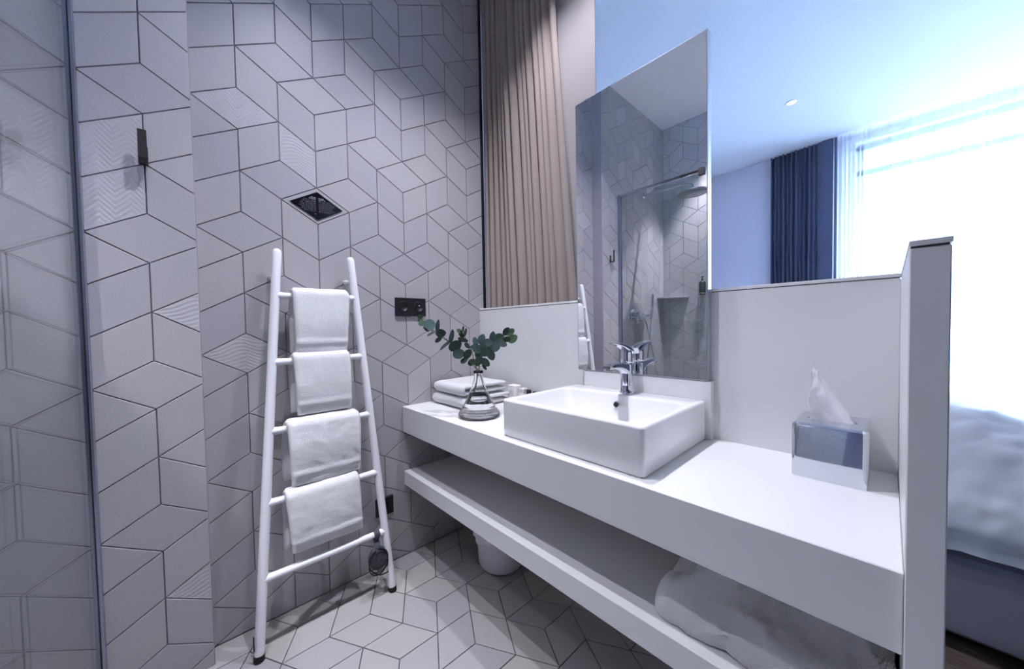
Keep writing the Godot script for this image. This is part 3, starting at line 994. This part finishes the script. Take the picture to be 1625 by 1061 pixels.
# =====================================================================  shower
func shower() -> void:
	var sz := 0.0874
	var g := thing("shower_screen", "fixed clear glass shower screen with metal wall channel on the left", "shower screen", Vector3(-0.381, 0.0, sz))
	put("pane", box(Vector3(-0.004, 0.012, 0.010), Vector3(0.004, 2.185, 1.02), 0.0008), M.shower_glass, g)
	var ch := begin()
	box_in(ch, Vector3(-0.012, 0.0, 0.0), Vector3(-0.0055, 2.2, 0.022), 0.0008)
	box_in(ch, Vector3(0.0055, 0.0, 0.0), Vector3(0.012, 2.2, 0.022), 0.0008)
	box_in(ch, Vector3(-0.012, 0.0, 0.0), Vector3(0.012, 2.2, 0.004), 0.0008)
	put("wall_channel", done(ch), mat(Color(0.62, 0.64, 0.72), 0.3, 0.85), g)
	put("seal", box(Vector3(0.0042, 0.005, 0.004), Vector3(0.0056, 2.19, 0.0215), 0.0), M.rubber, g)
	put("support_bar", box(Vector3(-0.008, 2.186, 0.0), Vector3(0.008, 2.208, 0.66), 0.002), M.chrome, g)
	put("bar_clamp", box(Vector3(-0.014, 2.165, 0.615), Vector3(0.014, 2.215, 0.655), 0.003), M.dark_metal, g)
	put("base_rail", box(Vector3(-0.008, 0.0, 0.0), Vector3(0.008, 0.012, 1.02), 0.001), M.alu, g)
	# overhead shower
	var h := thing("overhead_shower", "round chrome overhead shower on a wall arm, seen in the mirror", "shower head", Vector3(-0.828, 2.31, sz))
	put("rosette", lathe([[0.0, 0.0], [0.030, 0.0], [0.030, 0.004], [0.026, 0.007], [0.0, 0.008]], 32, Vector3.ZERO, Basis(Vector3.RIGHT, PI / 2)), M.chrome, h)
	put("arm", tube(smooth_path([Vector3(0, 0, 0.004), Vector3(0, 0, 0.2), Vector3(0, 0, 0.36), Vector3(0, -0.008, 0.40), Vector3(0, -0.035, 0.418), Vector3(0, -0.075, 0.42)]), [0.0105], 16), M.chrome, h)
	put("head", lathe([[0.0, -0.100], [0.118, -0.100], [0.120, -0.096], [0.119, -0.091], [0.05, -0.084], [0.018, -0.076], [0.0, -0.072]], 48, Vector3(0, 0, 0.42)), M.chrome, h)
	put("spray_face", lathe([[0.0, -0.102], [0.112, -0.102], [0.112, -0.0995], [0.0, -0.0995]], 40, Vector3(0, 0, 0.42)), M.brushed, h)
	# mixer
	var v := thing("shower_mixer", "chrome round shower mixer on the tiled wall, seen in the mirror", "shower mixer", Vector3(-0.609, 1.197, sz))
	var back := Basis(Vector3.RIGHT, PI / 2)
	put("plate", lathe([[0.0, 0.0], [0.072, 0.0], [0.072, 0.006], [0.068, 0.010], [0.0, 0.011]], 40, Vector3.ZERO, back), M.chrome, v)
	put("knob", lathe([[0.0, 0.01], [0.026, 0.01], [0.026, 0.05], [0.022, 0.056], [0.0, 0.057]], 32, Vector3(0, 0.028, 0), back), M.chrome, v)
	put("knob", lathe([[0.0, 0.01], [0.024, 0.01], [0.024, 0.044], [0.020, 0.050], [0.0, 0.051]], 32, Vector3(0, -0.034, 0), back), M.chrome, v)
	put("lever", box(Vector3(-0.006, -0.04, 0.038), Vector3(0.006, -0.028, 0.105), 0.003), M.chrome, v)
	# hand shower
	var s := thing("hand_shower", "slim chrome hand shower with hose in a wall holder, seen in the mirror", "hand shower", Vector3(-0.811, 1.216, sz))
	put("holder", lathe([[0.0, 0.0], [0.030, 0.0], [0.030, 0.005], [0.016, 0.010], [0.014, 0.050], [0.018, 0.056], [0.018, 0.078], [0.0, 0.080]], 28, Vector3.ZERO, back), M.chrome, s)
	put("wand", tube([Vector3(0, -0.035, 0.070), Vector3(0, -0.02, 0.072), Vector3(0, 0.08, 0.079), Vector3(0, 0.185, 0.084), Vector3(0, 0.187, 0.084)], [0.009, 0.012, 0.0125, 0.0125, 0.010], 16), M.chrome, s)
	put("hose", tube(smooth_path([Vector3(0, -0.03, 0.070), Vector3(0.004, -0.25, 0.055), Vector3(0.01, -0.50, 0.03), Vector3(0.0, -0.66, 0.055), Vector3(-0.012, -0.60, 0.12), Vector3(-0.012, -0.35, 0.08), Vector3(-0.004, -0.10, 0.03), Vector3(0, -0.04, 0.012)]), [0.006], 10), M.chrome, s)
	# corner shelf
	var k := thing("corner_shelf", "grey corner shelf in the tiled shower, seen in the mirror", "corner shelf", Vector3(-1.245, 1.385, sz))
	var sh := prism(PackedVector2Array([Vector2(0, 0), Vector2(0.15, 0), Vector2(0.15, 0.03), Vector2(0.03, 0.235), Vector2(0, 0.235)]), 0.0, 0.012, 0.001)
	var slab := put("slab", sh, M.mauve, k)
	slab.transform = Transform3D(Basis(Vector3(1, 0, 0), Vector3(0, 0, 1), Vector3(0, 1, 0)), Vector3(0, -0.006, 0))
	# soap bottle
	var b := thing("soap_bottle", "dark pump bottle in a holder on the shower wall, seen in the mirror", "soap bottle", Vector3(-1.207, 1.395, 0.455))
	put("body", lathe([[0.0, 0.0], [0.026, 0.0], [0.028, 0.004], [0.028, 0.105], [0.022, 0.120], [0.011, 0.126], [0.0, 0.126]], 28), M.black, b)
	put("pump", lathe([[0.0, 0.126], [0.009, 0.126], [0.009, 0.145], [0.004, 0.147], [0.004, 0.158], [0.011, 0.160], [0.011, 0.168], [0.0, 0.170]], 20), M.black, b)
	put("holder", box(Vector3(-0.038, 0.0, -0.014), Vector3(-0.024, 0.05, 0.014), 0.002), M.brushed, b)
	put("ring", lathe([[0.029, 0.006], [0.032, 0.006], [0.032, 0.014], [0.029, 0.014]], 28), M.brushed, b)

# =====================================================================  curtain between bathroom and bedroom
func divider_curtain() -> void:
	var c := thing("divider_curtain", "beige pleated curtain gathered behind the half wall beside the tiled wall", "curtain", Vector3.ZERO)
	var pl := 14
	var f := func(u: float, v: float) -> Vector3:
		var y := lerpf(CEIL - 0.004, 0.02, v)
		var end := lerpf(0.50, 0.615, clampf((2.7 - y) / 1.5, 0.0, 1.0))
		var cph := u * pl
		var z := -0.035 + (end + 0.035) * (u + 0.012 * sin(cph * 1.9)) + 0.010 * cos(cph * TAU)
		var x := 1.212 + 0.036 * sin(cph * TAU + 0.3 * sin(cph * 2.1)) * (0.8 + 0.25 * sin(cph * 1.3 + v * 0.7)) + 0.006 * sin(v * 5.0 + u * 9.0)
		return Vector3(x, y, z)
	put("pleats", thick_sheet(pl * 12, 12, f, 0.003), M.curtain, c)
	var g := func(u: float, v: float) -> Vector3:
		var y := lerpf(CEIL - 0.004, 0.02, v)
		var end := lerpf(0.50, 0.615, clampf((2.7 - y) / 1.5, 0.0, 1.0))
		var x := 1.222 + 0.014 * sin(u * 2.6) + 0.004 * sin(v * 7.0)
		return Vector3(x, y, lerpf(end - 0.012, 0.720, u))
	put("leading_edge", thick_sheet(10, 12, g, 0.003), M.lining, c)

# =====================================================================  vase with eucalyptus
func vase_and_branches() -> void:
	var at := Vector3(0.760, 0.7456, 0.430)
	var v := thing("glass_vase", "clear conical glass flask vase half filled with water on the countertop", "vase", at)
	var outer := [[0.0, 0.0], [0.080, 0.0], [0.088, 0.004], [0.0905, 0.012], [0.087, 0.022], [0.076, 0.034], [0.069, 0.041], [0.070, 0.045], [0.064, 0.055], [0.052, 0.078], [0.040, 0.105], [0.028, 0.135], [0.0205, 0.158], [0.0185, 0.170], [0.0190, 0.183], [0.0225, 0.195]]
	var inner := [[0.0210, 0.1955], [0.0172, 0.183], [0.0166, 0.170], [0.0186, 0.158], [0.026, 0.135], [0.038, 0.105], [0.050, 0.078], [0.062, 0.054], [0.066, 0.043], [0.074, 0.031], [0.084, 0.019], [0.0865, 0.012], [0.080, 0.008], [0.0, 0.007]]
	put("flask", lathe(outer + inner, 56), M.glass, v)
	put("water", lathe([[0.0, 0.0072], [0.0798, 0.0082], [0.0862, 0.012], [0.0837, 0.019], [0.0737, 0.031], [0.0657, 0.043], [0.0617, 0.054], [0.0497, 0.078], [0.0380, 0.1045], [0.0, 0.1045]], 56), M.water, v)
	var B1 := [[0.576,1.177,0.271, 0.0107,0.81,0,2], [0.568,1.163,0.275, 0.0083,0.64,40,2], [0.585,1.149,0.267, 0.0127,0.95,20,2], [0.601,1.141,0.301, 0.0240,1.00,0,3], [0.588,1.123,0.297, 0.0134,0.40,-20,1], [0.636,1.134,0.313, 0.0250,0.43,70,0], [0.661,1.105,0.295, 0.0207,0.84,10,0], [0.625,1.103,0.272, 0.0167,0.32,20,0], [0.648,1.077,0.297, 0.0167,0.56,30,1], [0.672,1.090,0.362, 0.0260,0.28,80,0], [0.662,1.053,0.329, 0.0284,0.26,40,1], [0.684,1.050,0.370, 0.0267,0.78,30,1], [0.690,1.016,0.385, 0.0227,0.88,0,1], [0.716,1.015,0.414, 0.0194,0.78,60,1], [0.708,0.987,0.399, 0.0150,0.71,40,1], [0.758,0.975,0.387, 0.0167,0.80,35,1]]
	var B2 := [[0.720,1.112,0.355, 0.0134,0.62,-35,2], [0.724,1.099,0.361, 0.0184,0.51,-45,1], [0.736,1.105,0.373, 0.0174,0.31,75,0], [0.709,1.122,0.396, 0.0114,0.32,80,0], [0.711,1.076,0.390, 0.0200,0.47,-30,1], [0.735,1.050,0.387, 0.0140,0.60,-50,1], [0.755,1.044,0.397, 0.0093,0.71,20,0]]
	var B3 := [[0.770,1.067,0.400, 0.0174,0.65,-70,3], [0.791,1.075,0.417, 0.0207,0.74,60,3], [0.744,1.039,0.440, 0.0207,0.81,-50,0], [0.794,1.048,0.442, 0.0274,0.88,60,0], [0.820,1.081,0.459, 0.0240,0.56,75,3], [0.819,1.043,0.474, 0.0234,0.86,40,3], [0.787,1.061,0.471, 0.0150,0.89,0,0], [0.803,1.011,0.463, 0.0250,0.67,-60,0], [0.768,1.022,0.462, 0.0200,0.92,0,0], [0.782,1.005,0.407, 0.0184,0.82,-60,0], [0.776,0.979,0.408, 0.0200,0.77,60,0], [0.787,0.977,0.443, 0.0207,0.74,-40,1], [0.775,0.958,0.454, 0.0127,0.53,-60,1], [0.849,1.080,0.466, 0.0207,0.90,20,1], [0.845,1.057,0.491, 0.0194,0.76,-30,0], [0.873,1.107,0.489, 0.0174,0.77,50,1], [0.887,1.106,0.505, 0.0150,0.84,30,2], [0.876,1.075,0.524, 0.0207,0.81,30,2], [0.854,1.074,0.511, 0.0140,0.81,0,1], [0.871,1.091,0.511, 0.0100,0.67,30,2]]
	var S1 := [[0.712,0.800,0.402], [0.740,0.850,0.418], [0.761,0.934,0.428], [0.754,0.954,0.419], [0.738,0.981,0.403], [0.714,1.022,0.380], [0.681,1.063,0.349], [0.652,1.090,0.321], [0.623,1.121,0.294], [0.588,1.162,0.272]]
	var S2 := [[0.740,0.800,0.402], [0.752,0.870,0.420], [0.756,0.935,0.425], [0.748,1.001,0.412], [0.742,1.035,0.405], [0.731,1.065,0.393], [0.724,1.095,0.386], [0.716,1.122,0.390]]
	var S3 := [[0.800,0.790,0.455], [0.784,0.850,0.445], [0.766,0.930,0.434], [0.765,0.951,0.430], [0.770,0.994,0.432], [0.786,1.030,0.445], [0.810,1.056,0.465], [0.835,1.076,0.487], [0.872,1.097,0.510]]
	branch("eucalyptus branch with round leaves leaning left out of the vase", S1, B1, 1)
	branch("short thin eucalyptus twig with small leaves in the middle of the vase", S2, B2, 2)
	branch("bushy blue-green eucalyptus branch leaning right out of the vase", S3, B3, 3)

func leaf_mesh() -> ArrayMesh:                          # unit round leaf in xy, domed along z, with a crease and a thickness
	var f := func(u: float, v: float) -> Vector3:
		var a := u * TAU
		var r := v
		var tip := 1.0 + 0.12 * pow(maxf(cos(a), 0.0), 6.0)
		var x := r * cos(a) * tip
		var y := r * sin(a)
		return Vector3(x, y, 0.16 * absf(y) * r - 0.12 * r * r + 0.04 * x * x)
	return thick_sheet(18, 4, f, 0.02)

func branch(label: String, stem: Array, leaves: Array, seed_: int) -> void:
	var base := Vector3(stem[0][0], stem[0][1], stem[0][2])
	var o := thing("eucalyptus_branch", label, "branch", base)
	var r := RandomNumberGenerator.new()
	r.seed = seed_
	var pts := []
	for p in stem: pts.append(Vector3(p[0], p[1], p[2]) - base)
	var sp := smooth_path(pts, 5)
	var rad := []
	for i in sp.size(): rad.append(lerpf(0.0022, 0.0009, float(i) / sp.size()))
	put("stem", tube(sp, rad, 8), M.stem, o)
	if not shared.has("leaf"): shared["leaf"] = leaf_mesh()
	var right := Vector3(0.742, -0.019, 0.670)
	var up := Vector3(0.033, 0.999, -0.009)
	var away := Vector3(0.670, -0.029, -0.742)
	for l in leaves:
		var ang := deg_to_rad(float(l[5]))
		var e1 := right * cos(ang) + up * sin(ang)
		var e2 := -right * sin(ang) + up * cos(ang)
		var wide := maxf(l[4], 0.62)
		var k := clampf(l[4] / wide, 0.05, 0.97)
		var sg := -1.0 if r.randf() < 0.5 else 1.0
		var e3 := (e2 * k + away * sg * sqrt(1.0 - k * k)).normalized()
		var t := r.randf_range(-0.35, 0.35)
		var e1b := (e1 * cos(t) + e1.cross(e3) * sin(t)).normalized()
		var nor := e1b.cross(e3).normalized()
		if nor.dot(away) > 0.0: nor = -nor; e3 = -e3
		var c := Vector3(l[0], l[1], l[2]) - base
		var leaf := put("leaf", shared["leaf"], M["leaf%d" % int(l[6])], o)
		leaf.transform = Transform3D(Basis(e1b * l[3] * 1.1, e3 * float(l[3]) * wide * 1.1, nor * l[3]), c)
		# stalk back to the stem
		var near: Vector3 = sp[0]
		for q in sp:
			if q.distance_to(c) < near.distance_to(c): near = q
		var root := c - e1b * float(l[3]) * 0.6
		if (c + e1b * float(l[3])).distance_to(near) < root.distance_to(near): root = c + e1b * float(l[3]) * 0.6
		if near.distance_to(root) > 0.004:
			put("stalk", tube([near, near.lerp(root, 0.5) + Vector3(0, 0.001, 0), root], [0.0009, 0.0008, 0.0008], 6), M.stem, o)

# =====================================================================  things on the countertop
func folded_towel(label: String, x0: float, x1: float, y0: float, layers: int, t: float, z0: float, z1: float, seed_: int) -> void:
	# side view in (x, y): layers folded back and forth, then swept along z
	var path := []
	for k in layers:
		var y := y0 + t * (k + 0.5)
		var fwd := k % 2 == 0
		for i in 13:
			var s := i / 12.0
			path.append(Vector2(lerpf(x1, x0, s) if fwd else lerpf(x0, x1, s), y))
		if k < layers - 1:
			for i in range(1, 6):
				var a := PI * i / 6.0
				path.append(Vector2((x0 if fwd else x1) + (-1.0 if fwd else 1.0) * t * 0.5 * sin(a), y + t * 0.5 * (1.0 - cos(a))))
	var n := FastNoiseLite.new()
	n.seed = seed_
	n.frequency = 0.035
	# ribbon() sweeps along its own x: use it with z as that axis
	var mesh := ribbon(path, func(_f: float) -> Vector2: return Vector2(z0, z1), t * 0.93, n, 0.0040, 18)
	var o := put("folded_towel", mesh, M.terry)
	# own x becomes z, own z becomes x
	o.transform = Transform3D(Basis(Vector3(0, 0, 1), Vector3(0, 1, 0), Vector3(1, 0, 0)), Vector3.ZERO)
	tag(o, label, "towel", "")

func counter_things() -> void:
	folded_towel("folded white towel at the bottom of the stack behind the vase", 0.790, 1.060, 0.7465, 2, 0.0275, 0.030, 0.300, 4)
	folded_towel("folded white towel lying on top of the stack behind the vase", 0.796, 1.045, 0.8035, 2, 0.0285, 0.035, 0.290, 6)
	# small carton
	var c := thing("small_carton", "small white carton with a round emblem beside the folded towels", "carton", Vector3(1.078, 0.7455, 0.322))
	put("carton_body", box(Vector3(-0.022, 0.0, -0.026), Vector3(0.022, 0.083, 0.026), 0.001), M.paper, c)
	var em := begin()
	var ring := []
	for i in 25: ring.append(Vector3(-0.0222, 0.045 + 0.015 * cos(TAU * i / 24.0), 0.013 * sin(TAU * i / 24.0)))
	tube_in(em, ring, [0.0008], 6)
	tube_in(em, smooth_path([Vector3(-0.0222, 0.053, 0.005), Vector3(-0.0222, 0.053, -0.003), Vector3(-0.0222, 0.047, -0.004), Vector3(-0.0222, 0.043, 0.004), Vector3(-0.0222, 0.037, 0.003), Vector3(-0.0222, 0.037, -0.005)]), [0.0008], 6)
	put("emblem", done(em), mat(Color(0.62, 0.6, 0.6), 0.6), c)
	var b := thing("soap_packet", "beige wrapped soap block standing next to the small white carton", "soap", Vector3(1.090, 0.7455, 0.372))
	put("wrapper", box(Vector3(-0.016, 0.0, -0.018), Vector3(0.016, 0.072, 0.018), 0.004), mat(Color(0.84, 0.82, 0.80), 0.6), b)
	put("label_band", box(Vector3(-0.0166, 0.025, -0.0186), Vector3(0.0166, 0.050, 0.0186), 0.004), M.paper, b)
	for k in 2:
		var p := thing("toiletry_bottle", ["small toiletry bottle with a black cap nearer the soap, behind the basin rim", "small toiletry bottle with a lower black cap, nearer the mirror ledge"][k], "bottle", Vector3(1.088, 0.7455, 0.415 + k * 0.040), "toiletry bottles behind the basin")
		var h := -0.004 * k
		put("bottle_body", lathe([[0.0, 0.0], [0.015, 0.0], [0.0165, 0.003], [0.0165, 0.036 + h], [0.012, 0.044 + h], [0.0, 0.045 + h]], 24), M.amber, p)
		put("cap", lathe([[0.0, 0.044 + h], [0.0115, 0.044 + h], [0.012, 0.046 + h], [0.012, 0.066 + h], [0.0105, 0.068 + h], [0.0, 0.068 + h]], 24), M.black, p)
	tissue_box()

func tissue_box() -> void:
	var t := thing("tissue_box", "polished chrome tissue box on the countertop near the end panel", "tissue box", Vector3(1.026, 0.7456, 1.516))
	var w := 0.168
	var d := 0.134
	var h := 0.132
	var rings := [ring_xz(0, 0, w, d, 0.010, 0.0), ring_xz(0, 0, w, d, 0.010, h - 0.008), ring_xz(0, 0, w - 0.004, d - 0.004, 0.009, h - 0.003), ring_xz(0, 0, w - 0.014, d - 0.014, 0.006, h),
		ring_xz(0, 0, 0.036, 0.092, 0.017, h), ring_xz(0, 0, 0.034, 0.090, 0.016, h - 0.002), ring_xz(0, 0, 0.034, 0.090, 0.016, h - 0.02)]
	put("cover", loft(rings, true, [1, 1, 1, 2, 3, 3]), M.chrome, t)
	var n := FastNoiseLite.new()
	n.seed = 12
	n.frequency = 1.0
	var f := func(u: float, v: float) -> Vector3:            # v: from the slot up to the tip, u: across
		var s := u - 0.5
		var wide := lerpf(0.082, 0.016, pow(v, 0.9)) * (1.0 + 0.5 * sin(v * PI) * (0.7 if s < 0 else 0.12))
		var zc := lerpf(0.006, -0.030, v)
		var fold := 0.013 * sin(u * 6.0 + v * 1.2) * (1.0 - v * 0.5) + 0.004 * n.get_noise_2d(u * 2.5, v * 3.0)
		var y := -0.012 + 0.137 * v + 0.002 * sin(u * 12.0) * v - 0.030 * v * maxf(s, 0.0)
		return Vector3(-0.004 + fold, h + y, zc + s * wide + 0.004 * n.get_noise_2d(v * 4.0, u * 2.0))
	put("tissue", thick_sheet(26, 22, f, 0.0012), M.tissue, t)

# =====================================================================  shelf and bin
func shelf_and_bin() -> void:
	var n := FastNoiseLite.new()
	n.seed = 31
	n.frequency = 1.0
	var f := func(u: float, v: float) -> Vector3:
		# u along z, v from the front bottom edge up, over and back
		var z := lerpf(1.215, 1.622, u)
		var bulge := sqrt(maxf(0.0, 1.0 - pow(1.0 - minf(u / 0.13, 1.0), 2.0)))
		var x := 0.0
		var y := 0.0
		var top := 0.085 + 0.085 * smoothstep(0.35, 0.75, v)
		if v < 0.3:
			var a := v / 0.3 * PI / 2
			x = 0.720 - 0.062 * cos(a) - 0.012 * sin(2.0 * a)
			y = 0.09 * sin(a)
		else:
			x = 0.720 + (v - 0.3) / 0.7 * 0.375
			y = top + 0.005
		y *= bulge
		x = lerpf(0.84, x, 0.55 + 0.45 * bulge)
		var d1 := (x - 0.70) * 13.0 - (z - 1.22) * 5.5 + 0.9 * n.get_noise_2d(z * 5.0, x * 4.0)
		var ridge := pow(1.0 - absf(sin(d1)), 1.3)
		var d2 := (x - 0.62) * 7.0 + (z - 1.20) * 13.0 + 1.1 * n.get_noise_2d(x * 6.0, z * 6.0)
		var fold := (0.058 * ridge + 0.030 * pow(1.0 - absf(sin(d2)), 2.0) - 0.030) * smoothstep(0.05, 0.4, v) * bulge
		var w := 0.024 * n.get_noise_3d(x * 9.0, y * 7.0, z * 7.0) + 0.007 * n.get_noise_3d(x * 26.0, y * 20.0, z * 22.0)
		return Vector3(x + w * 0.5, 0.4275 + clampf(y * 0.92 + fold - 0.008 + w * bulge, 0.0, 0.182), z)
	var o := put("folded_bathrobe", thick_sheet(90, 70, f, 0.005), M.terry)
	tag(o, "crumpled folded white bathrobe lying on the shelf under the countertop", "bathrobe")
	var b := thing("waste_bin", "small round white waste bin with a liner bag under the shelf", "waste bin", Vector3(0.915, 0.0, 0.375))
	put("bin_body", lathe([[0.0, 0.004], [0.086, 0.004], [0.098, 0.010], [0.104, 0.024], [0.111, 0.150], [0.114, 0.270], [0.110, 0.270], [0.102, 0.03], [0.0, 0.02]], 48), M.bin, b)
	put("base_ring", lathe([[0.0, 0.0], [0.088, 0.0], [0.088, 0.005], [0.0, 0.005]], 40), M.rubber, b)
	var g := func(u: float, v: float) -> Vector3:
		var a := u * TAU
		var hem := 0.155 + 0.018 * sin(a * 3.0 + 1.0) + 0.008 * sin(a * 11.0)
		var r := 0.1165 + 0.004 * sin(a * 17.0) * v + 0.006 * v + 0.003 * sin(a * 9.0 + v * 6.0)
		return Vector3(r * cos(a), lerpf(0.276, hem, v), r * sin(a))
	put("liner_bag", thick_sheet(90, 12, g, 0.001), mat(Color(0.9, 0.9, 0.92), 0.35), b)
